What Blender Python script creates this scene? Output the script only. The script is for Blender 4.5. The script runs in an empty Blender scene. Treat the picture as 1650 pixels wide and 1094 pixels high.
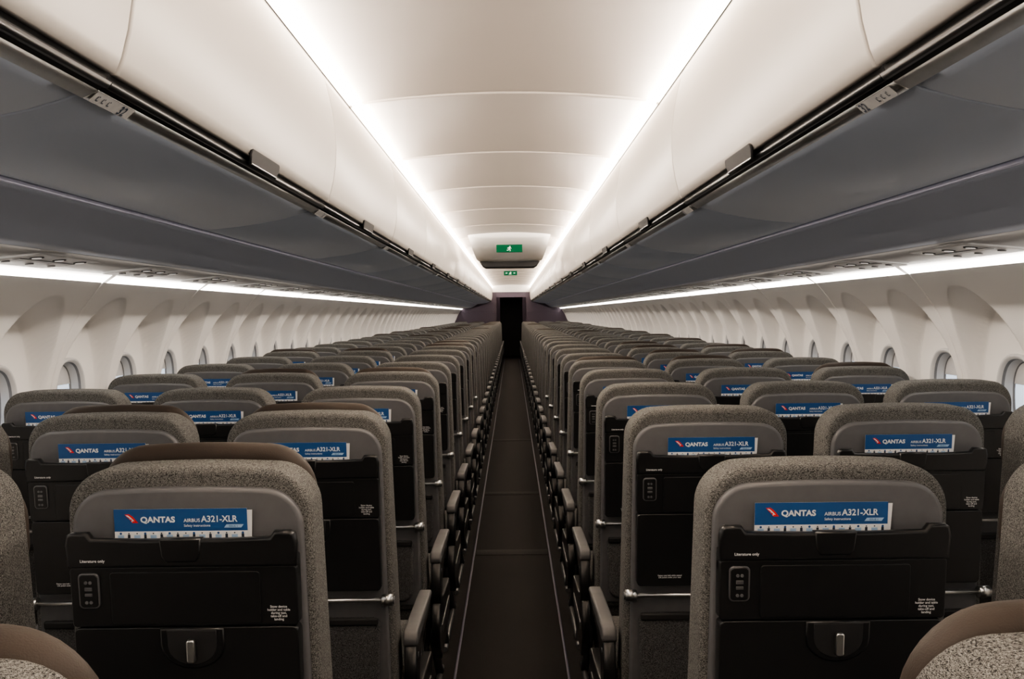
import bpy, bmesh, math, random
import numpy as np
from mathutils import Vector, Matrix
random.seed(4)
C = bpy.context.scene.collection
try: bpy.context.scene.view_settings.look = 'AgX - Medium High Contrast'
except Exception: pass

# ---------------------------------------------------------------- materials
def nodes_mat(name):
    m = bpy.data.materials.new(name); m.use_nodes = True
    nt = m.node_tree; b = nt.nodes["Principled BSDF"]
    return m, nt, b
def plain(name, col, rough=0.5, metal=0.0, noise=0.06, nscale=40, bump=0.0, bscale=400, spec=0.5):
    m, nt, b = nodes_mat(name)
    tc = nt.nodes.new("ShaderNodeTexCoord")
    n = nt.nodes.new("ShaderNodeTexNoise"); n.inputs["Scale"].default_value = nscale
    nt.links.new(tc.outputs["Object"], n.inputs["Vector"])
    r = nt.nodes.new("ShaderNodeValToRGB")
    r.color_ramp.elements[0].position = .3; r.color_ramp.elements[1].position = .7
    r.color_ramp.elements[0].color = tuple(c*(1-noise) for c in col)+(1,)
    r.color_ramp.elements[1].color = tuple(min(1, c*(1+noise)) for c in col)+(1,)
    nt.links.new(n.outputs["Fac"], r.inputs["Fac"]); nt.links.new(r.outputs["Color"], b.inputs["Base Color"])
    b.inputs["Roughness"].default_value = rough; b.inputs["Metallic"].default_value = metal
    b.inputs["Specular IOR Level"].default_value = spec
    if bump > 0:
        n2 = nt.nodes.new("ShaderNodeTexNoise"); n2.inputs["Scale"].default_value = bscale
        nt.links.new(tc.outputs["Object"], n2.inputs["Vector"])
        bp = nt.nodes.new("ShaderNodeBump"); bp.inputs["Strength"].default_value = bump; bp.inputs["Distance"].default_value = .002
        nt.links.new(n2.outputs["Fac"], bp.inputs["Height"]); nt.links.new(bp.outputs["Normal"], b.inputs["Normal"])
    return m
def emit(name, col, st):
    m, nt, b = nodes_mat(name)
    b.inputs["Base Color"].default_value = col+(1,)
    b.inputs["Emission Color"].default_value = col+(1,)
    b.inputs["Emission Strength"].default_value = st
    return m
def diffuser(name, col, x0, x1, lo, hi, pitch, y0):
    """long lamp diffuser: brightness falls off across its width, dims at the joints between tubes"""
    m, nt, b = nodes_mat(name)
    b.inputs["Base Color"].default_value = col+(1,); b.inputs["Emission Color"].default_value = col+(1,)
    tc = nt.nodes.new("ShaderNodeTexCoord"); sp = nt.nodes.new("ShaderNodeSeparateXYZ"); nt.links.new(tc.outputs["Object"], sp.inputs[0])
    def M(op, a, bv):
        q = nt.nodes.new("ShaderNodeMath"); q.operation = op
        for i, v in enumerate((a, bv)):
            if v is None: continue
            if isinstance(v, (int, float)): q.inputs[i].default_value = v
            else: nt.links.new(v, q.inputs[i])
        return q.outputs[0]
    ab = M('ABSOLUTE', sp.outputs[0], None)
    mr = nt.nodes.new("ShaderNodeMapRange"); mr.interpolation_type = 'SMOOTHSTEP'
    mr.inputs[1].default_value = x0; mr.inputs[2].default_value = x1; mr.inputs[3].default_value = lo; mr.inputs[4].default_value = hi
    nt.links.new(ab, mr.inputs[0])
    fr = M('FRACT', M('DIVIDE', M('SUBTRACT', sp.outputs[1], y0-1000*pitch), pitch), None)
    g = M('GREATER_THAN', fr, .035/pitch)
    j = M('ADD', M('MULTIPLY', g, .92), .08)
    nt.links.new(M('MULTIPLY', mr.outputs[0], j), b.inputs["Emission Strength"])
    return m
def fabric(name, dark, light, s=1.0):
    m, nt, b = nodes_mat(name)
    tc = nt.nodes.new("ShaderNodeTexCoord")
    mp0 = nt.nodes.new("ShaderNodeMapping"); mp0.inputs["Rotation"].default_value = (.35, 0, 0)
    nt.links.new(tc.outputs["Object"], mp0.inputs["Vector"])
    ck = nt.nodes.new("ShaderNodeTexChecker"); ck.inputs["Scale"].default_value = 400*s
    nt.links.new(mp0.outputs["Vector"], ck.inputs["Vector"])
    outs = []
    for sc in ((260*s, 260*s, 1300*s), (1300*s, 1300*s, 260*s)):
        mp = nt.nodes.new("ShaderNodeMapping"); mp.inputs["Scale"].default_value = sc
        nt.links.new(tc.outputs["Object"], mp.inputs["Vector"])
        n = nt.nodes.new("ShaderNodeTexNoise"); n.inputs["Scale"].default_value = 1.0; n.inputs["Detail"].default_value = 0.0
        nt.links.new(mp.outputs["Vector"], n.inputs["Vector"]); outs.append(n)
    mx = nt.nodes.new("ShaderNodeMix"); mx.data_type = 'FLOAT'
    nt.links.new(ck.outputs["Fac"], mx.inputs[0])
    nt.links.new(outs[0].outputs["Fac"], mx.inputs[2]); nt.links.new(outs[1].outputs["Fac"], mx.inputs[3])
    r = nt.nodes.new("ShaderNodeValToRGB")
    r.color_ramp.elements[0].position = .34; r.color_ramp.elements[1].position = .68
    r.color_ramp.elements[0].color = dark+(1,); r.color_ramp.elements[1].color = light+(1,)
    nt.links.new(mx.outputs[0], r.inputs["Fac"]); nt.links.new(r.outputs["Color"], b.inputs["Base Color"])
    bp = nt.nodes.new("ShaderNodeBump"); bp.inputs["Strength"].default_value = .3; bp.inputs["Distance"].default_value = .0008
    nt.links.new(mx.outputs[0], bp.inputs["Height"]); nt.links.new(bp.outputs["Normal"], b.inputs["Normal"])
    b.inputs["Roughness"].default_value = .95; b.inputs["Specular IOR Level"].default_value = .12
    return m

M_FAB = fabric("tweed", (.020, .0198, .0192), (.215, .213, .204), 1.08)
M_FABD = fabric("dark_tweed", (.014, .014, .015), (.13, .13, .13))
M_LEA = plain("leather", (.032, .024, .019), .6, noise=.10, nscale=12, bump=.2, bscale=600, spec=.25)
M_SHELL = plain("grey_shell", (.110, .111, .116), .45, bump=.06, bscale=900)
M_BLK = plain("black_plastic", (.0085, .0088, .0095), .32, bump=.04, bscale=1200, spec=.5)
M_BLK2 = plain("black_gloss", (.0095, .0098, .0105), .28)
M_BLKM = plain("black_matte", (.008, .008, .009), .7)
M_ARM = plain("armrest_pad", (.085, .085, .087), .5, bump=.1, bscale=700)
M_MET = plain("brushed_metal", (.62, .62, .61), .3, 1.0)
M_METD = plain("dark_metal", (.16, .16, .165), .4, .7)
M_HAND = plain("handle_grey", (.020, .020, .021), .6, spec=.2)
M_WALL = plain("sidewall_white", (.82, .80, .775), .45, noise=.015, nscale=3)
M_FRAME = plain("window_frame", (.55, .55, .55), .4, noise=.015, nscale=3)
M_GASK = plain("window_gasket", (.20, .20, .205), .5)
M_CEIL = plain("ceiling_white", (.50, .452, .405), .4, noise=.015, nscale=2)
M_DOOR = plain("bin_door_white", (.54, .506, .470), .38, noise=.02, nscale=2)
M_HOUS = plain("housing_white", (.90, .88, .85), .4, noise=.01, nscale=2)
M_BIN = plain("bin_grey", (.54, .605, .72), .34, noise=.015, nscale=2)
M_VAL = plain("valance_grey", (.42, .46, .55), .42, noise=.015, nscale=2)
M_PSU = plain("service_panel", (.58, .58, .585), .4, noise=.015)
M_CARPET = plain("carpet", (.0125, .0112, .0106), .85, noise=.5, nscale=300, bump=.5, bscale=500, spec=.2)
M_TRIM = plain("aisle_trim", (.085, .084, .125), .3)
M_EDGE = plain("bin_edge_line", (.62, .63, .78), .35)
M_PURP = plain("bulkhead_purple", (.055, .040, .060), .5)
M_LITE = plain("bulkhead_light", (.55, .53, .51), .5)
M_DARK = plain("galley_dark", (.006, .006, .007), .6)
M_BLUE = plain("card_blue", (.014, .075, .225), .4, noise=.03)
M_WHITE = plain("print_white", (.80, .80, .80), .5, noise=.02)
M_PALE = plain("print_pale_blue", (.35, .5, .68), .5, noise=.02)
M_RED = plain("print_red", (.65, .015, .015), .5, noise=.02)
M_INK = plain("print_ink", (.02, .03, .05), .5)
M_GREEN = emit("exit_green", (.0, .055, .022), .12)
M_GREEN.node_tree.nodes["Principled BSDF"].inputs["Specular IOR Level"].default_value = .1
M_GWHITE = emit("exit_white", (.75, .85, .78), .15)
M_COVE = diffuser("cove_light", (1.0, .885, .765), .565, .620, 1.0, 8.0, 1.36, 3.70)
M_STRIP = diffuser("side_light", (1.0, .925, .84), 1.49, 1.535, 2.0, 20.0, 1.066, 3.50)
M_SKY = emit("window_daylight", (.62, .74, .88), .8)
M_LENS = emit("lamp_lens", (1, .95, .9), .25)
M_PSU2 = plain("label_plate", (.30, .30, .30), .5)

# ---------------------------------------------------------------- mesh builder
class MB:
    def __init__(s): s.v = []; s.f = []; s.m = []; s.s = []
    def add(s, v, f, m=0, sm=True):
        o = len(s.v); s.v += [tuple(p) for p in v]
        for i, q in enumerate(f):
            s.f.append(tuple(a+o for a in q)); s.m.append(m); s.s.append(sm[i] if isinstance(sm, list) else sm)
    def tf(s, fn): s.v = [tuple(fn(*p)) for p in s.v]; return s
    def mesh(s, name, mats, recalc=True):
        me = bpy.data.meshes.new(name); me.from_pydata(s.v, [], s.f)
        for m in mats: me.materials.append(m)
        for p, mi, sm in zip(me.polygons, s.m, s.s): p.material_index = mi; p.use_smooth = sm
        if recalc:
            bm = bmesh.new(); bm.from_mesh(me); bmesh.ops.recalc_face_normals(bm, faces=bm.faces); bm.to_mesh(me); bm.free()
        me.update(); return me
def rrect(x0, x1, z0, z1, r, n=5):
    pts = []
    for cx, cz, a0 in ((x1-r, z0+r, -90), (x1-r, z1-r, 0), (x0+r, z1-r, 90), (x0+r, z0+r, 180)):
        for i in range(n+1):
            a = math.radians(a0+90*i/n); pts.append((cx+r*math.cos(a), cz+r*math.sin(a)))
    return pts
def taper(z0, z1, w0, w1, rt, rb, crown=0.0, n=9):
    out = []
    for sx, zc, a0, w, r in ((1, z0+rb, -90, w0, rb), (1, z1-rt, 0, w1, rt)):
        for i in range(n+1):
            a = math.radians(a0+90*i/n); out.append((w/2-r+r*math.cos(a), zc+r*math.sin(a)))
    top = [( (w1/2-rt)*(1-2*i/8), z1) for i in range(1, 8)]
    left = [(-x, z) for x, z in reversed(out)]
    res = out+top+left
    if crown:
        res = [(x, z+(crown*(1-(2*x/w1)**2)-crown if z > (z0+z1)/2 else 0)) for x, z in res]
    return res
def offset(poly, d):
    n = len(poly); A = sum(poly[i][0]*poly[(i+1) % n][1]-poly[(i+1) % n][0]*poly[i][1] for i in range(n))
    sg = 1 if A > 0 else -1; out = []
    for i in range(n):
        p0, p1, p2 = Vector(poly[i-1]), Vector(poly[i]), Vector(poly[(i+1) % n])
        e1 = (p1-p0); e2 = (p2-p1)
        if e1.length < 1e-9: e1 = e2
        if e2.length < 1e-9: e2 = e1
        e1 = e1.normalized(); e2 = e2.normalized()
        n1 = Vector((-e1.y, e1.x))*sg; n2 = Vector((-e2.y, e2.x))*sg
        nn = n1+n2
        if nn.length < 1e-6: nn = n1
        nn.normalize(); k = 1/max(.5, nn.dot(n1)); out.append(tuple(p1+nn*d*k))
    return out
def slab(mb, poly, y0, y1, b=.004, seg=3, m=0, axis='y'):
    rings = []
    for t in range(seg+1):
        a = t/seg*math.pi/2; rings.append((b*(1-math.sin(a)), y0+b*(1-math.cos(a))))
    for t in range(seg, -1, -1):
        a = t/seg*math.pi/2; rings.append((b*(1-math.sin(a)), y1-b*(1-math.cos(a))))
    V = []; n = len(poly)
    for d, y in rings:
        for x, z in (offset(poly, d) if d > 1e-7 else poly):
            V.append((x, y, z) if axis == 'y' else ((y, x, z) if axis == 'x' else (x, z, y)))
    F = []; S = []
    for r in range(len(rings)-1):
        for i in range(n):
            j = (i+1) % n; F.append((r*n+i, r*n+j, (r+1)*n+j, (r+1)*n+i)); S.append(True)
    F.append(tuple(range(n))); S.append(False)
    F.append(tuple((len(rings)-1)*n+i for i in range(n))); S.append(False)
    mb.add(V, F, m, S)
def box(mb, x0, x1, y0, y1, z0, z1, b=.005, r=None, m=0, axis='y'):
    r = b if r is None else r
    if axis == 'y': slab(mb, rrect(x0, x1, z0, z1, max(r, b)), y0, y1, b, 3, m)
    elif axis == 'x': slab(mb, rrect(y0, y1, z0, z1, max(r, b)), x0, x1, b, 3, m, 'x')
    else: slab(mb, rrect(x0, x1, y0, y1, max(r, b)), z0, z1, b, 3, m, 'z')
def tube(mb, p0, p1, r, m=0, n=12):
    p0 = Vector(p0); p1 = Vector(p1); d = (p1-p0).normalized()
    a = d.orthogonal().normalized(); c = d.cross(a); V = []
    for p in (p0, p1):
        for i in range(n):
            t = 2*math.pi*i/n; V.append(p+a*math.cos(t)*r+c*math.sin(t)*r)
    F = [(i, (i+1) % n, n+(i+1) % n, n+i) for i in range(n)]; S = [True]*n
    F += [tuple(range(n)), tuple(range(n, 2*n))]; S += [False, False]
    mb.add(V, F, m, S)
def text(mb, s, size, x, z, y, m=0, bold=0.0, align='LEFT', spacing=1.0, sx=1.0):
    cu = bpy.data.curves.new("t", 'FONT'); cu.body = s; cu.size = size; cu.align_x = align
    cu.offset = bold; cu.space_character = spacing; cu.resolution_u = 3; cu.space_line = .95
    ob = bpy.data.objects.new("t", cu); C.objects.link(ob)
    dg = bpy.context.evaluated_depsgraph_get(); me = bpy.data.meshes.new_from_object(ob.evaluated_get(dg))
    V = [(x+v.co.x*sx, y, z+v.co.y) for v in me.vertices]; F = [tuple(p.vertices) for p in me.polygons]
    mb.add(V, F, m, False)
    bpy.data.objects.remove(ob); bpy.data.curves.remove(cu); bpy.data.meshes.remove(me)
def link(name, me, loc=(0, 0, 0), parent=None, **kw):
    o = bpy.data.objects.new(name, me); C.objects.link(o)
    if parent is not None: o.parent = parent
    o.location = loc
    for k, v in kw.items(): o[k] = v
    return o

LEAN = .12
def lean(x, y, z): return (x, y+(1.18-z)*LEAN, z)
def leanU(x, y, z): return lean(x, y, z+.006)     # tray-unit parts sit 6 mm higher

# ---------------------------------------------------------------- seat prototype meshes
P = {}
def proto(key, mb, mats): P[key] = mb.mesh(key, mats)
mb = MB(); slab(mb, taper(.40, 1.178, .432, .402, .070, .04, .009), 0, .10, .013, 6); mb.tf(lean); proto("backrest", mb, [M_FAB])
mb = MB(); slab(mb, taper(.42, 1.143, .394, .378, .058, .03, .008), -.012, .02, .008, 4); mb.tf(lean); proto("back_shell", mb, [M_SHELL])
mb = MB(); slab(mb, taper(.98, 1.170, .378, .380, .080, .05, .012), .085, .145, .028, 6)
mb.tf(lean); proto("headrest", mb, [M_LEA])
mb = MB(); slab(mb, taper(1.0, 1.206, .374, .376, .078, .05, .010), .085, .140, .024, 6); mb.tf(lean); proto("headrest_raised", mb, [M_LEA])
mb = MB()
bar = [(-.184, 1.012), (.184, 1.012), (.186, 1.05), (.183, 1.066), (.176, 1.070), (.150, 1.070), (.143, 1.060), (.06, 1.058), (.0, 1.058), (-.06, 1.058), (-.143, 1.060), (-.150, 1.070), (-.176, 1.070), (-.183, 1.066), (-.186, 1.05)]
slab(mb, bar, -.046, -.028, .005, 3)
box(mb, -.183, .183, -.030, -.006, .99, 1.028, .003)
slab(mb, [(-.034, 1.060), (-.031, 1.030), (-.024, 1.021), (.024, 1.021), (.031, 1.030), (.034, 1.060)], -.0485, -.030, .003, 2, 1)
mb.tf(leanU); proto("literature_pocket", mb, [M_BLK, M_BLK2])
mb = MB()
box(mb, -.183, .183, -.040, -.006, .912, 1.012, .002, .006)
slab(mb, rrect(-.118, .124, .916, 1.004, .006), -.0425, -.030, .0012, 2, 1)
mb.tf(leanU); proto("device_holder", mb, [M_BLK, M_BLK])
mb = MB()
slab(mb, rrect(-.169, -.135, .944, 1.003, .008), -.0435, -.034, .0015, 2, 0)
slab(mb, rrect(-.1665, -.1375, .9465, 1.0005, .006), -.0445, -.040, .001, 2, 1)
box(mb, -.158, -.146, -.0460, -.043, .974, .980, .0008, m=2)
box(mb, -.158, -.146, -.0460, -.043, .965, .970, .0008, m=2)
for zz in (.988, .955):
    tube(mb, (-.1555, -.0448, zz), (-.1555, -.046, zz), .0028, 3, 8); tube(mb, (-.1485, -.0448, zz), (-.1485, -.046, zz), .0028, 3, 8)
mb.tf(leanU); proto("power_outlet", mb, [M_METD, M_BLK2, M_METD, M_SHELL])
mb = MB()
box(mb, -.182, .182, -.040, -.008, .724, .910, .002, .010)
bowl = [(.01+.052*math.cos(a), .880+.040*math.sin(a)) for a in [math.radians(v) for v in range(180, 361, 15)]]
slab(mb, [(-.042, .909)]+bowl+[(.062, .909)], -.0435, -.03, .0035, 3, 1)
bowl2 = [(.01+.040*math.cos(a), .880+.032*math.sin(a)) for a in [math.radians(v) for v in range(180, 361, 15)]]
slab(mb, [(-.030, .906)]+bowl2+[(.050, .906)], -.0444, -.04, .001, 2, 2)
mb.tf(leanU); proto("tray_table", mb, [M_BLK, M_BLK2, M_BLKM])
mb = MB(); box(mb, .003, .017, -.055, -.045, .853, .893, .003, .005); mb.tf(leanU); proto("latch", mb, [M_MET])
mb = MB(); tube(mb, (-.19, -.034, .704), (.19, -.034, .704), .006)
for sx in (-1, 1):
    tube(mb, (sx*.211, -.034, .704), (sx*.183, -.034, .704), .0155, 0, 18)
    tube(mb, (sx*.215, -.034, .704), (sx*.210, -.034, .704), .010, 1, 14)
mb.tf(lean); proto("pivot_rod", mb, [M_MET, M_METD])
mb = MB(); slab(mb, taper(.44, .655, .34, .35, .02, .04), -.034, -.008, .01, 3)
box(mb, -.172, .172, -.040, -.026, .638, .658, .005, m=1)
mb.tf(lean); proto("stowage_pocket", mb, [M_FABD, M_BLKM])
mb = MB(); box(mb, -.226, .226, .12, .57, .35, .480, .018, .028, axis='x'); proto("seat_cushion", mb, [M_FAB])
def lettering(key, parts):
    mb = MB()
    for a in parts: text(mb, *a)
    mb.tf(leanU); proto(key, mb, [M_WHITE])
lettering("let1", [("Literature only", .0066, -.162, 1.022, -.0466, 0, .00012)])
lettering("let2", [("Stow device\nholder and table\nduring taxi,\ntake-off and\nlanding", .0056, .152, .942, -.0408, 0, .00006, 'CENTER')])
lettering("let3", [("Fasten seat belt while seated\nLife jacket under your seat", .0052, -.10, .75, -.0408, 0, .0001, 'CENTER')])
mb = MB(); slab(mb, bar, -.046, -.028, .005, 2); box(mb, -.182, .182, -.038, -.008, .724, 1.008, .006, .014); mb.tf(leanU); proto("tray_unit_far", mb, [M_BLK])
for s in (1, -1):
    q = str(s)
    mb = MB()
    slab(mb, [(.080, .572), (.086, .592), (.10, .600), (.20, .598), (.42, .589), (.51, .583), (.522, .573), (.515, .566), (.40, .563), (.12, .560), (.088, .563)], -.264, -.226, .006, 4, 0, 'x')
    mb.tf(lambda x, y, z: (x*s, y, z)); proto("arm_pad"+q, mb, [M_ARM])
    mb = MB()
    slab(mb, [(.084, .46), (.088, .575), (.13, .580), (.48, .570), (.475, .550), (.26, .528), (.17, .49), (.16, .42), (.10, .42)], -.262, -.229, .004, 3, 0, 'x')
    tube(mb, (-.2635, .120, .530), (-.228, .120, .530), .008, 1, 14)
    mb.tf(lambda x, y, z: (x*s, y, z)); proto("arm_body"+q, mb, [M_BLK, M_METD])
    mb = MB()
    slab(mb, [(.07, .30), (.08, .42), (.14, .43), (.30, .40), (.54, .385), (.56, .35), (.54, .28), (.40, .23), (.16, .21)], -.260, -.230, .005, 3, 0, 'x')
    box(mb, -.263, -.257, .14, .48, .31, .335, .002, m=1)
    mb.tf(lambda x, y, z: (x*s, y, z)); proto("side_shroud"+q, mb, [M_BLK, M_METD])
    mb = MB()
    tube(mb, (-.17, .14, .34), (-.22, .05, .02), .016); tube(mb, (-.17, .46, .34), (-.22, .52, .02), .016)
    tube(mb, (-.22, .0, .012), (-.22, .6, .012), .012); tube(mb, (-.20, .10, .18), (-.19, .48, .30), .010)
    mb.tf(lambda x, y, z: (x*s, y, z)); proto("leg_frame"+q, mb, [M_METD])
mb = MB(); tube(mb, (-.24, .18, .33), (.24, .18, .33), .02); tube(mb, (-.24, .44, .33), (.24, .44, .33), .02); proto("cross_beam", mb, [M_METD])

cz0 = 1.042
BW = .0290
def card_meshes():
    mb = MB()
    y = -.0215
    mb.add([(-.110, y, 0), (.106, y, 0), (.106, y, BW), (-.110, y, BW)], [(0, 1, 2, 3)], 1, False)
    mb.add([(-.110, y, BW), (.106, y, BW), (.106, y, .066), (-.110, y, .066)], [(0, 1, 2, 3)], 0, False)
    mb.add([(-.110, y+.001, 0), (.106, y+.001, 0), (.106, y+.001, .066), (-.110, y+.001, .066)], [(0, 3, 2, 1)], 1, False)
    mb.add([(-.106, y+.002, 0), (.111, y+.002, 0), (.114, y+.002, .063), (-.106, y+.002, .063)], [(0, 1, 2, 3)], 1, False)
    lt = MB(); yy = y-.0006
    text(lt, "QANTAS", .0132, -.067, .0440, yy, 0, .0005, sx=1.06)
    text(lt, "AIRBUS", .0082, .003, .0440, yy, 0, .0001)
    text(lt, "A321-XLR", .0146, .0315, .0440, yy, 0, .0003, sx=.93)
    text(lt, "Safety instructions", .0058, .003, .0362, yy, 0, .00005)
    lt.add([(.068, yy, .0340), (.096, yy, .0340), (.100, yy, .0395), (.072, yy, .0395)], [(0, 1, 2, 3)], 1, False)
    text(lt, "ISSUE 1", .0047, .076, .0351, yy-.0004, 2)
    for i in range(16):
        x = -.100+i*.0132; rr = .0012 if i % 3 else .0020
        V = [(x+rr*math.cos(t*math.pi/5), yy, .0256+rr*math.sin(t*math.pi/5)) for t in range(10)]
        lt.add(V, [tuple(range(10))], 3 if i % 3 else 2, False)
        if i % 2: lt.add([(x-.0022, yy+.0002, .010), (x+.0022, yy+.0002, .010), (x+.002, yy+.0002, .0240), (x-.002, yy+.0002, .0240)], [(0, 1, 2, 3)], 3, False)
        else: lt.add([(x-.005, yy+.0002, .010), (x+.005, yy+.0002, .010), (x+.005, yy+.0002, .0230), (x-.005, yy+.0002, .0230)], [(0, 1, 2, 3)], 1, False)
    em = MB()
    # red tail-fin wedge with a small white leaping marsupial shape
    def Q(pts, m=0, d=0.0): em.add([(x, yy-d, z) for x, z in pts], [tuple(range(len(pts)))], m, False)
    Q([(-.0925, .0575), (-.0850, .0580), (-.0790, .0535), (-.0705, .0432), (-.0800, .0432), (-.0835, .0480)])
    Q([(-.0905, .0562), (-.0868, .0560), (-.0835, .0535), (-.0800, .0500), (-.0765, .0462), (-.0780, .0462), (-.0815, .0492), (-.0850, .0520)], 1, .0003)
    Q([(-.0838, .0525), (-.0822, .0515), (-.0832, .0492), (-.0842, .0500)], 1, .0003)
    Q([(-.0805, .0500), (-.0790, .0490), (-.0800, .0450), (-.0812, .0450)], 1, .0003)
    sh = lambda x, y, z: (x, y-z*LEAN, z)
    for a in (mb, lt, em): a.tf(sh)
    return mb.mesh("card", [M_BLUE, M_WHITE], False), lt.mesh("card_lettering", [M_WHITE, M_PALE, M_BLUE, M_INK], False), em.mesh("emblem", [M_RED, M_WHITE], False)
CARD, CARDT, CARDE = card_meshes()

YA, YB = -3.38, 28.5
PITCH = .787; Z0 = 1.51-PITCH
def add_seat(k, s, c):
    X = s*(.503+.497*c)+.008; Y = Z0+PITCH*k
    if s < 0: Y -= .015
    if k == 0: Y = .63 if s > 0 else .60; X = .528 if s > 0 else -.490
    if k == 1: Y = 1.50; X = (.536+.540*c) if s > 0 else -(.513+.520*c)
    kind = ("aisle", "middle", "window")[c]
    seat = link("passenger_seat", None, (X, Y, 0))
    seat.empty_display_size = .1
    raised = (k == 1 and s < 0 and c == 0) or (k in (2, 4) and s < 0 and c < 2) or (k > 2 and random.random() < .3)
    seat["category"] = "seat"; seat["group"] = "cabin passenger seats"
    seat["label"] = "grey tweed %s seat, black tray unit%s" % (kind, ", taupe leather headrest raised" if raised else " and taupe leather headrest")
    def part(name, key, **kw): return link(name, P[key], (0, 0, 0), seat, **kw)
    bk = part("backrest", "backrest", label="grey woven tweed backrest")
    h = part("headrest", "headrest_raised" if raised else "headrest", label="dark taupe leather headrest")
    if k == 0: h.location.z = .014; bk.scale = (1, 1, .992)
    elif raised and k != 1: h.location.z = -.012
    if k == 1:
        bk.scale = (1, 1, .992 if s > 0 else .997); h.location.z = -.006 if raised else -.012
    part("back_shell", "back_shell", label="smooth grey plastic shell")
    if k <= 9:
        part("literature_pocket", "literature_pocket", label="black plastic literature pocket")
        part("device_holder", "device_holder"); part("power_outlet", "power_outlet")
        t = part("tray_table", "tray_table", label="folded black tray table")
        link("latch", P["latch"], (0, 0, 0), t, label="silver turn latch")
        part("pivot_rod", "pivot_rod", label="silver metal rod with round end caps")
        part("stowage_pocket", "stowage_pocket", label="dark fabric pocket")
    else:
        part("tray_table", "tray_unit_far")
    if k <= 5:
        for q in ("let1", "let2", "let3"): part("lettering", q, label="small white printed notice")
    a = part("armrest", "arm_body"+str(s), label="black armrest with grey pad")
    link("armrest_pad", P["arm_pad"+str(s)], (0, 0, 0), a)
    part("seat_cushion", "seat_cushion")
    if c == 0: part("side_shroud", "side_shroud"+str(s), label="black plastic side panel")
    part("leg_frame", "leg_frame"+str(s)); part("cross_beam", "cross_beam")
    if k <= 12:
        dx = .002+random.uniform(-.006, .006)
        if k == 1: dx = -.014 if s > 0 else -.004
        cd = link("safety_card", CARD, (X+dx, Y+(1.18-cz0)*LEAN, cz0+random.uniform(-.002, .002)+(.002 if k == 1 else 0)))
        cd["category"] = "safety card"; cd["group"] = "safety cards in seat pockets"
        cd["label"] = "blue and white safety card standing in seat-back pocket"
        if k <= 8:
            link("card_lettering", CARDT, (0, 0, 0), cd); link("emblem", CARDE, (0, 0, 0), cd, label="red tail emblem with white animal")
for k in range(0, 35):
    for s in (-1, 1):
        for c in range(3):
            if k == 0 and c > 0: continue
            if k == 1 and c > 1: continue
            add_seat(k, s, c)

# ---------------------------------------------------------------- shell
mb = MB(); mb.add([(-1.9, YA, 0), (1.9, YA, 0), (1.9, YB+2.5, 0), (-1.9, YB+2.5, 0)], [(0, 1, 2, 3)], 0, False)
mb.add([(-1.9, YA, -.05), (1.9, YA, -.05), (1.9, YB+2.5, -.05), (-1.9, YB+2.5, -.05)], [(3, 2, 1, 0)], 0, False)
link("floor", mb.mesh("floor", [M_CARPET], False), kind="structure", label="dark brown carpeted cabin floor")
n = 0
for s in (-1, 1):
    n += 1
    mb = MB(); box(mb, s*.222+.006-.005, s*.222+.006+.005, YA, YB, .0, .008, .002)
    link("trim_%d" % n, mb.mesh("trim", [M_TRIM]), kind="structure", label="pale lavender floor path strip along the aisle")
M_BAND = plain("carpet_band", (.0135, .0122, .0116), .85, noise=.5, nscale=300, bump=.4, bscale=500, spec=.3)
for yy in (5.46, 7.25, 10.3):  # thin bands across the aisle, coloured slightly lighter than the carpet
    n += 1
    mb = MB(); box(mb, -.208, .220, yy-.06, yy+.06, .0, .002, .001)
    link("trim_%d" % n, mb.mesh("trim", [M_BAND]), kind="structure", label="faint lighter band across the aisle carpet")

zs_f = np.linspace(.80, 1.555, 300)
xs_f = np.interp(zs_f, [.80, .9, 1.1, 1.2, 1.28, 1.40, 1.50, 1.555], [1.765, 1.765, 1.748, 1.728, 1.704, 1.650, 1.583, 1.535])
pad = 14; xp = np.concatenate([2*xs_f[0]-xs_f[pad:0:-1], xs_f, 2*xs_f[-1]-xs_f[-2:-pad-2:-1]])
xs_f = np.convolve(xp, np.ones(2*pad+1)/(2*pad+1), 'valid')
def WX(z):
    if z < .80: return float(np.interp(z, [0, .3, .8], [1.73, 1.75, 1.765]))
    return float(np.interp(z, zs_f, xs_f))
def sst(t): t = max(0, min(1, t)); return t*t*(3-2*t)
PL = 1.066
ZW = 1.095
def wall_x(y, z):
    X = WX(z)
    for yc in (PL*.25, PL*.75):
        dy = abs(y-yc); dz = z-ZW
        b = .405 if dz > 0 else .28
        r = ((dy/.228)**2.2+(abs(dz)/b)**2.2)**(1/2.2)
        if r < 1:
            Xs = 1.812-.030*r
            if Xs > X: X = X+(Xs-X)*sst((1-r)/.10)
        rw = ((dy/.116)**2.5+(abs(dz)/.150)**2.5)**(1/2.5)
        if rw < 1.05: X = X+(1.90-X)*sst((1.05-rw)/.10)
    e = min(y, PL-y)
    if e < .006: X += .016*(1-e/.006)
    return X
ys = sorted(set([0, .003, .006, PL-.006, PL-.003, PL]+[round(v, 4) for v in np.linspace(.010, PL-.010, 130)]))
zz = [0, .3, .6]+list(np.linspace(.80, 1.555, 120))
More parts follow.
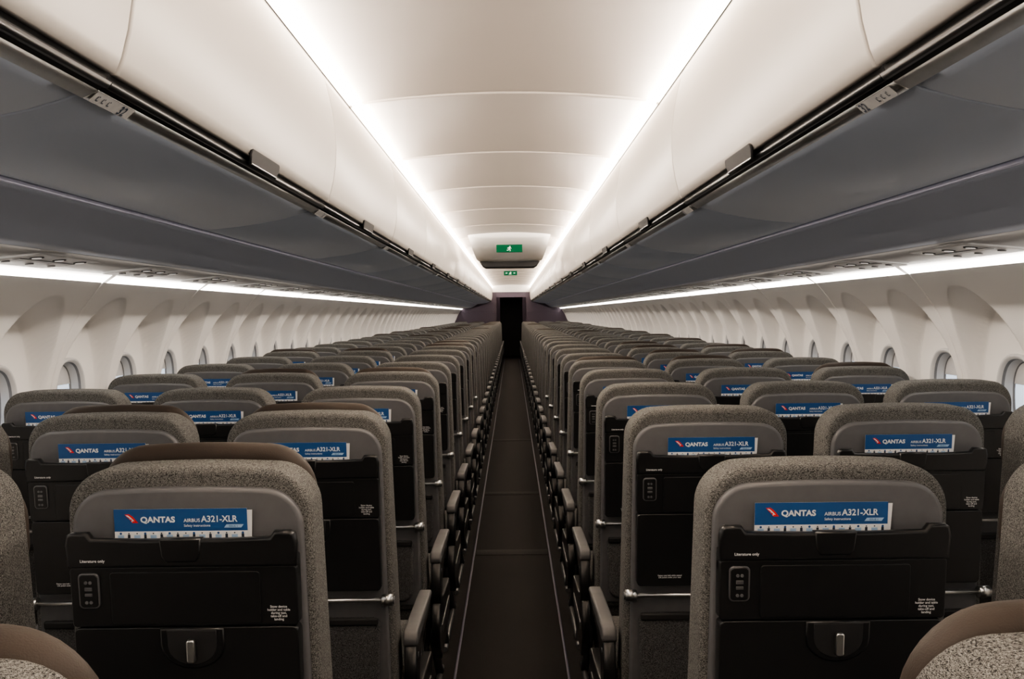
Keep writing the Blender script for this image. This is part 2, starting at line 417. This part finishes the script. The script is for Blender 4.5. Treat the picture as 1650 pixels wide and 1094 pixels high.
for s, nm in ((-1, "left"), (1, "right")):
    mb = MB(); V = [(s*wall_x(y, z), y, z) for z in zz for y in ys]; W = len(ys)
    F = [(j*W+i, j*W+i+1, (j+1)*W+i+1, (j+1)*W+i) for j in range(len(zz)-1) for i in range(W-1)]
    mb.add(V, F, 0, True); me = mb.mesh("wall_panel", [M_WALL], False)
    y = 3.50-PL*6; i = 0
    while y < YB:
        link("wall_%s" % nm, me, (0, y, 0), kind="structure", label="white curved cabin sidewall panel with window recesses"); y += PL
    wm = MB()
    def se(t, a, b):
        c_, s_ = math.cos(t), math.sin(t); return (a*math.copysign(abs(c_)**.8, c_), b*math.copysign(abs(s_)**.8, s_))
    N = 40
    def rings(prof, m):
        V = []
        for a, b, x in prof:
            for t in range(N):
                u, w = se(2*math.pi*t/N, a, b); V.append((s*x, u, w))
        F = [(r*N+i_, r*N+(i_+1) % N, (r+1)*N+(i_+1) % N, (r+1)*N+i_) for r in range(len(prof)-1) for i_ in range(N)]
        wm.add(V, F, m, True)
    rings([(.130, .165, 1.840), (.129, .164, 1.793), (.124, .159, 1.787), (.116, .151, 1.789), (.110, .145, 1.799)], 0)
    rings([(.110, .145, 1.799), (.108, .142, 1.809)], 3)
    rings([(.108, .142, 1.809), (.103, .136, 1.837)], 0)
    rings([(.103, .136, 1.837), (.098, .130, 1.845)], 3)
    V = [(s*1.844, *se(2*math.pi*t/N, .102, .134)) for t in range(N)]
    wm.add(V, [tuple(range(N))], 1, False)
    V = [(s*1.841, u, w) for u, w in [se(math.pi*t/20, .102, .134) for t in range(21)]]
    wm.add([(x, u, max(w, .05)) for x, u, w in V], [tuple(range(21))], 2, False)
    wme = wm.mesh("window", [M_FRAME, M_SKY, M_PSU, M_GASK], False)
    y = 3.50-PL*6+PL*.25
    while y < YB-.3:
        i += 1
        if y > 1.5:
            link("window_%d" % (i+(100 if s > 0 else 0)), wme, (0, y, ZW), kind="structure", label="oval cabin window with half drawn shade and daylight")
        y += PL/2

ZT = 2.42
mb = MB(); mb.add([(-1.9, YA, 0), (1.9, YA, 0), (1.9, YA, ZT), (-1.9, YA, ZT)], [(3, 2, 1, 0)], 0, False)
link("wall_back", mb.mesh("wall_back", [M_LITE], False), kind="structure", label="light grey rear bulkhead")
mb = MB()
for s in (-1, 1):
    box(mb, min(s*.44, s*1.8), max(s*.44, s*1.8), YB, YB+.06, 0, 1.46, .004, m=0)
    box(mb, min(s*.44, s*1.8), max(s*.44, s*1.8), YB, YB+.06, 1.46, ZT, .004, m=0)
box(mb, -.44, .44, YB, YB+.06, 1.92, 2.08, .004, m=0)
box(mb, -.60, .60, YB-.03, YB+.07, 2.08, ZT, .004, m=1)
link("wall_front", mb.mesh("wall_front", [M_PURP, M_LITE]), kind="structure", label="dark purple and light bulkhead with central opening")
mb = MB(); mb.add([(-.8, YB+2.4, 0), (.8, YB+2.4, 0), (.8, YB+2.4, 2.2), (-.8, YB+2.4, 2.2), (-.8, YB+.06, 0), (.8, YB+.06, 0), (.8, YB+.06, 2.2), (-.8, YB+.06, 2.2)],
                  [(0, 1, 2, 3), (0, 3, 7, 4), (1, 5, 6, 2), (3, 2, 6, 7)], 0, False)
link("wall_galley", mb.mesh("wall_galley", [M_DARK], False), kind="structure", label="dark galley area beyond the bulkhead")
for s in (-1, 1):
    mb = MB(); V = []; NN = 40
    for z in (.02, 1.92):
        for i in range(NN+1):
            V.append((s*(.45-.10*i/NN), YB-.05+.018*math.sin(i*.95), z))
    mb.add(V, [(i, i+1, NN+2+i, NN+1+i) for i in range(NN)], 0, True)
    cu = link("curtain", mb.mesh("curtain", [M_PURP], False)); cu["category"] = "curtain"; cu["label"] = "dark purple gathered curtain beside the galley opening"; cu["group"] = "galley curtains"

# ceiling panels
def ceil_z(x): return 2.270+.042*(1-(x/.62)**2)
PLc = 1.36; xs = np.linspace(-.574, .574, 41); W = 41
mb = MB(); V = []
yr = [0, .002, .014, .04, PLc-.04, PLc-.016, PLc-.004]; dz = [.02, .0, -.005, 0, 0, 0, .008]
for y, d in zip(yr, dz):
    for x in xs: V.append((x, y, ceil_z(x)+d))
mb.add(V, [(j*W+i, j*W+i+1, (j+1)*W+i+1, (j+1)*W+i) for j in range(len(yr)-1) for i in range(W-1)], 0, True)
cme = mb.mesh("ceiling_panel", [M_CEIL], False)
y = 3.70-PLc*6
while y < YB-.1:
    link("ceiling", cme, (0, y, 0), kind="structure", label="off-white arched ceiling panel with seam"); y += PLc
mb = MB(); mb.add([(-1.9, YA, ZT), (1.9, YA, ZT), (1.9, YB+2.5, ZT), (-1.9, YB+2.5, ZT)], [(3, 2, 1, 0)], 0, False)
link("ceiling_backing", mb.mesh("ceiling_backing", [M_BLKM], False), kind="structure", label="dark crown backing above ceiling panels")

def area(name, loc, direc, sx, sy, power, col, parent=None):
    l = bpy.data.lights.new(name, 'AREA'); l.shape = 'RECTANGLE'; l.size = sx; l.size_y = sy; l.energy = power; l.color = col
    o = bpy.data.objects.new(name, l); C.objects.link(o); o.location = loc
    z = -Vector(direc).normalized(); x = Vector((0, 1, 0)); yv = z.cross(x).normalized()
    o.rotation_euler = Matrix((x, yv, z)).transposed().to_euler()
    return o
for s in (-1, 1):
    mb = MB(); mb.add([(s*.564, YA, 2.294), (s*.624, YA, 2.262), (s*.624, YB, 2.262), (s*.564, YB, 2.294)], [(0, 1, 2, 3)], 0, False)
    o = link("cove_light", mb.mesh("cove", [M_COVE], False)); o["category"] = "ceiling light"; o["label"] = "long warm white light strip between ceiling and bins"; o["group"] = "ceiling light strips"
    mb = MB(); mb.add([(s*1.495, YA, 1.585), (s*1.540, YA, 1.552), (s*1.540, YB, 1.552), (s*1.495, YB, 1.585)], [(0, 1, 2, 3)], 0, False)
    o = link("sidewall_light", mb.mesh("side", [M_STRIP], False)); o["category"] = "wall light"; o["label"] = "long white light strip above the windows"; o["group"] = "sidewall light strips"
    area("cove_lamp", (s*.611, (YA+YB)/2, 2.243), (-s, 0, .30), YB-YA, .022, 385, (1, .88, .76))

# overhead bins
BL = 1.7; BY0 = 1.49; UP = .037
doorp = [(.628, 2.262), (.616, 2.228), (.603, 2.175), (.592, 2.12), (.585, 2.06), (.582, 2.00), (.585, 1.94), (.593, 1.885), (.604, 1.84), (.614, 1.777+UP)]
B = {}
for s in (-1, 1):
    q = str(s); mir = lambda x, y, z: (x*s, y, z)
    mb = MB(); slab(mb, doorp+[(x+.020, z+.002) for x, z in reversed(doorp)], .005, BL-.005, .004, 3); mb.tf(mir); B["door"+q] = mb.mesh("door", [M_DOOR])
    mb = MB()
    slab(mb, [(.668, 1.750+UP), (.70, 1.775), (.76, 1.758), (.84, 1.742), (.93, 1.730), (1.0, 1.723), (1.04, 1.7205), (1.055, 1.725), (1.066, 1.74), (1.10, 1.82), (1.4, 2.0), (1.3, 2.3), (.70, 2.25), (.650, 1.98), (.652, 1.83), (.660, 1.80)], .004, BL-.004, .003, 3); mb.tf(mir); B["body"+q] = mb.mesh("body", [M_BIN])
    up = lambda x, y, z: (x*s, y, z+UP)
    mb = MB()
    slab(mb, [(.628, 1.777), (.636, 1.758), (.645, 1.752), (.655, 1.775), (.655, 1.80), (.635, 1.80)], .001, BL-.001, .002, 2, 0)
    slab(mb, [(.622, 1.764), (.628, 1.755), (.635, 1.755), (.631, 1.768)], .001, BL-.001, .001, 2, 1)
    mb.tf(up); B["rail"+q] = mb.mesh("rail", [M_BLKM, M_BLK])
    mb = MB(); slab(mb, [(.644, 1.7515), (.670, 1.7395), (.673, 1.748), (.650, 1.760)], .001, BL-.001, .0012, 2, 0); mb.tf(up); B["lip"+q] = mb.mesh("lip", [M_MET])
    mb = MB()
    slab(mb, [(-.118, -.018), (.118, -.018), (.134, .006), (.130, .017), (.122, .021), (-.122, .021), (-.130, .017), (-.134, .006)], -.001, .006, .003, 3, 0)
    slab(mb, [(-.114, -.0165), (.114, -.0165), (.117, -.013), (-.117, -.013)], -.0025, .001, .001, 2, 1)
    mb.tf(lambda x, y, z: (s*(.607+y-.23*z), .87+x, 1.770+UP+z)); B["handle"+q] = mb.mesh("handle", [M_HAND, M_MET])
def label_mesh(num, s):
    mb = MB()
    slab(mb, rrect(-.072, .072, -.0120, .0120, .003), 0, .001, .0004, 1, 0)
    tx = .024 if s < 0 else -.066; ix = -.060 if s < 0 else .006
    text(mb, num, .026, tx, -.0092, -.0006, 1, .0004)
    for i in range(3):
        x = ix+i*.020
        mb.add([(x, -.0006, -.005), (x+.002, -.0006, -.005), (x+.001, -.0006, .004), (x-.001, -.0006, .004)], [(0, 1, 2, 3)], 1, False)
        mb.add([(x+.002, -.0006, -.005), (x+.008, -.0006, -.005), (x+.008, -.0006, -.0035), (x+.002, -.0006, -.0035)], [(0, 1, 2, 3)], 1, False)
        mb.add([(x+.005+.0016*math.cos(t*math.pi/4), -.0006, .004+.0016*math.sin(t*math.pi/4)) for t in range(8)], [tuple(range(8))], 1, False)
    nrm = Vector((-s*.65, 0, -.76)).normalized(); xd = Vector((0, -s, 0)); yd = nrm.cross(xd)
    o = Vector((s*.6530, 0, 1.7438+UP))+nrm*.002
    mb.tf(lambda x, y, z: tuple(o+xd*x+yd*z-nrm*y))
    return mb.mesh("label", [M_PSU2, M_INK])
y = BY0-BL*2
while y < YB-.9:
    for s in (-1, 1):
        q = str(s)
        e = link("overhead_bin", None, (0, y, 0)); e["category"] = "overhead bin"; e["group"] = "overhead bins"
        e["label"] = "white overhead bin with slate grey underside and dark latch rail"
        link("body", B["body"+q], (0, 0, 0), e, label="slate grey bin underside"); d = link("door", B["door"+q], (0, 0, 0), e, label="curved off-white bin door")
        link("handle", B["handle"+q], (0, 0, 0), d, label="dark grey lift handle")
        link("latch_rail", B["rail"+q], (0, 0, 0), e, label="black recessed rail"); link("lip_trim", B["lip"+q], (0, 0, 0), e, label="silver lip strip")
        if 1.0 < y < 9:
            n0 = 32-int(round((y-BY0)/BL))
            link("row_label", label_mesh(str(n0), s), (0, .07 if s < 0 else .09, 0), e, label="small light plate with row number")
    y += BL
for s in (-1, 1):
    n += 1; mb = MB()
    slab(mb, [(1.052, 1.718), (1.07, 1.702), (1.15, 1.650), (1.21, 1.620), (1.25, 1.608), (1.26, 1.64), (1.10, 1.75)], YA, YB, .002, 2, 0)
    mb.tf(lambda x, y, z: (x*s, y, z)); link("trim_%d" % n, mb.mesh("valance", [M_VAL]), kind="structure", label="dark grey sloped trim below the bins")
    n += 1; mb = MB()
    slab(mb, [(1.25, 1.607), (1.38, 1.596), (1.50, 1.584), (1.55, 1.60), (1.55, 1.66), (1.25, 1.66)], YA, YB, .002, 2, 0)
    mb.tf(lambda x, y, z: (x*s, y, z)); link("trim_%d" % n, mb.mesh("psu_channel", [M_PSU]), kind="structure", label="grey channel carrying the service units")
    n += 1; mb = MB()
    slab(mb, [(1.048, 1.722), (1.048, 1.714), (1.056, 1.711), (1.060, 1.718)], YA, YB, .001, 1, 0)
    mb.tf(lambda x, y, z: (x*s, y, z)); link("trim_%d" % n, mb.mesh("edge", [M_EDGE]), kind="structure", label="thin lavender edge line under the bins")
for s in (-1, 1):
    mb = MB()
    box(mb, 1.285, 1.475, -.19, .19, -.008, .004, .003, .02, axis='z', m=0)
    for dy_ in (-.13, .0, .13):
        tube(mb, (1.33, dy_, -.010), (1.33, dy_, -.002), .019, 1, 16)
        tube(mb, (1.33, dy_, -.012), (1.33, dy_, -.008), .013, 2, 12)
    for dy_ in (-.13, .0, .13):
        tube(mb, (1.42, dy_, -.011), (1.42, dy_, -.002), .012, 3, 16)
    box(mb, 1.36, 1.385, -.16, .16, -.010, -.004, .001, .004, axis='z', m=3)
    mb.tf(lambda x, y, z: (x*s, y, z+1.597-(x-1.38)*.1)); me = mb.mesh("psu", [M_PSU, M_BLKM, M_LENS, M_METD])
    for k in range(1, 22):
        o = link("service_unit", me, (0, Z0+PITCH*k+.45, 0)); o["category"] = "reading light panel"; o["group"] = "overhead passenger service units"
        o["label"] = "grey overhead panel with reading lights and air vents"

# ceiling housing with dark lower band
mb = MB()
prof = [(10.10, 2.318), (10.13, 2.270), (10.17, 2.250), (10.35, 2.190), (10.55, 2.118), (10.75, 2.058), (10.85, 2.036), (11.2, 2.036), (11.4, 2.31)]
wp = [.46, .458, .455, .44, .42, .40, .39, .39, .46]
V = []; NX = 21
for i, (yy, z) in enumerate(prof):
    for j in range(NX):
        t = -1+2*j/(NX-1); V.append((wp[i]*t, yy, z+(.03*(abs(t)**8) if 0 < i < 8 else 0)))
mb.add(V, [(i*NX+j, i*NX+j+1, (i+1)*NX+j+1, (i+1)*NX+j) for i in range(len(prof)-1) for j in range(NX-1)], 0, True)
for sg in (0, NX-1):
    idx = [i*NX+sg for i in range(len(prof))]; mb.add([V[a] for a in idx], [tuple(range(len(prof)))], 0, False)
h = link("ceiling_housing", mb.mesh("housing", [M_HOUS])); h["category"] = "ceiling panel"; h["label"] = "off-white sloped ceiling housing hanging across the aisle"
mb = MB(); slab(mb, [(-.36, 2.038), (.36, 2.038), (.325, 1.985), (.29, 1.965), (-.29, 1.965), (-.325, 1.985)], 10.85, 11.15, .01, 3)
link("lower_band", mb.mesh("band", [M_BLKM]), (0, 0, 0), h, label="dark lower band")
def exit_sign(Y, z, w=.25, hh=.076, arrows=True):
    mb = MB(); slab(mb, rrect(-w/2, w/2, -hh/2, hh/2, .004), 0, .03, .002, 1, 0)
    e = -.0012; u = hh*.85
    def quad(pts, m=1): mb.add([(x*u, e, zz_*u) for x, zz_ in pts], [tuple(range(len(pts)))], m, False)
    V = [(.10+.08*math.cos(t*math.pi/5), .30+.08*math.sin(t*math.pi/5)) for t in range(10)]; quad(V)
    quad([(-.06, .18), (.12, .2), (.06, -.08), (-.08, -.08)])
    quad([(-.08, -.08), (-.20, -.22), (-.38, -.24), (-.38, -.32), (-.16, -.32), (.02, -.08)])
    quad([(.06, -.08), (.20, -.2), (.16, -.42), (.08, -.42), (.08, -.24), (-.04, -.08)])
    quad([(.12, .2), (.28, .08), (.32, -.02), (.24, -.02), (.08, .1)])
    quad([(-.06, .18), (-.24, .12), (-.30, -.04), (-.22, -.04), (-.16, .06), (-.04, .1)])
    if arrows:
        for sg in (-1, 1):
            quad([(sg*.80, -.04), (sg*1.1, -.04), (sg*1.1, -.16), (sg*1.32, .02), (sg*1.1, .20), (sg*1.1, .08), (sg*.80, .08)])
    o = link("exit_sign", mb.mesh("exit", [M_GREEN, M_GWHITE]), (0, Y, z)); o["category"] = "exit sign"; o["group"] = "exit signs"
    o["label"] = "green exit sign with white running figure" + (" and arrows" if arrows else "")
exit_sign(10.24, 2.145, .290, .086, False); exit_sign(18.0, 2.21, .26, .085)
world = bpy.data.worlds.new("World"); bpy.context.scene.world = world; world.use_nodes = True
world.node_tree.nodes["Background"].inputs[0].default_value = (.8, .88, 1, 1); world.node_tree.nodes["Background"].inputs[1].default_value = .6

cam = bpy.data.cameras.new("Camera"); co = bpy.data.objects.new("Camera", cam); C.objects.link(co)
cam.sensor_width = 36; cam.lens = 36*1480/1650; cam.shift_y = -42/1650; cam.clip_start = .02
co.location = (.022, 0, 1.42)
co.rotation_euler = (Matrix.Rotation(math.radians(90), 3, 'X') @ Matrix.Rotation(-.011, 3, 'Z')).to_euler()
bpy.context.scene.camera = co
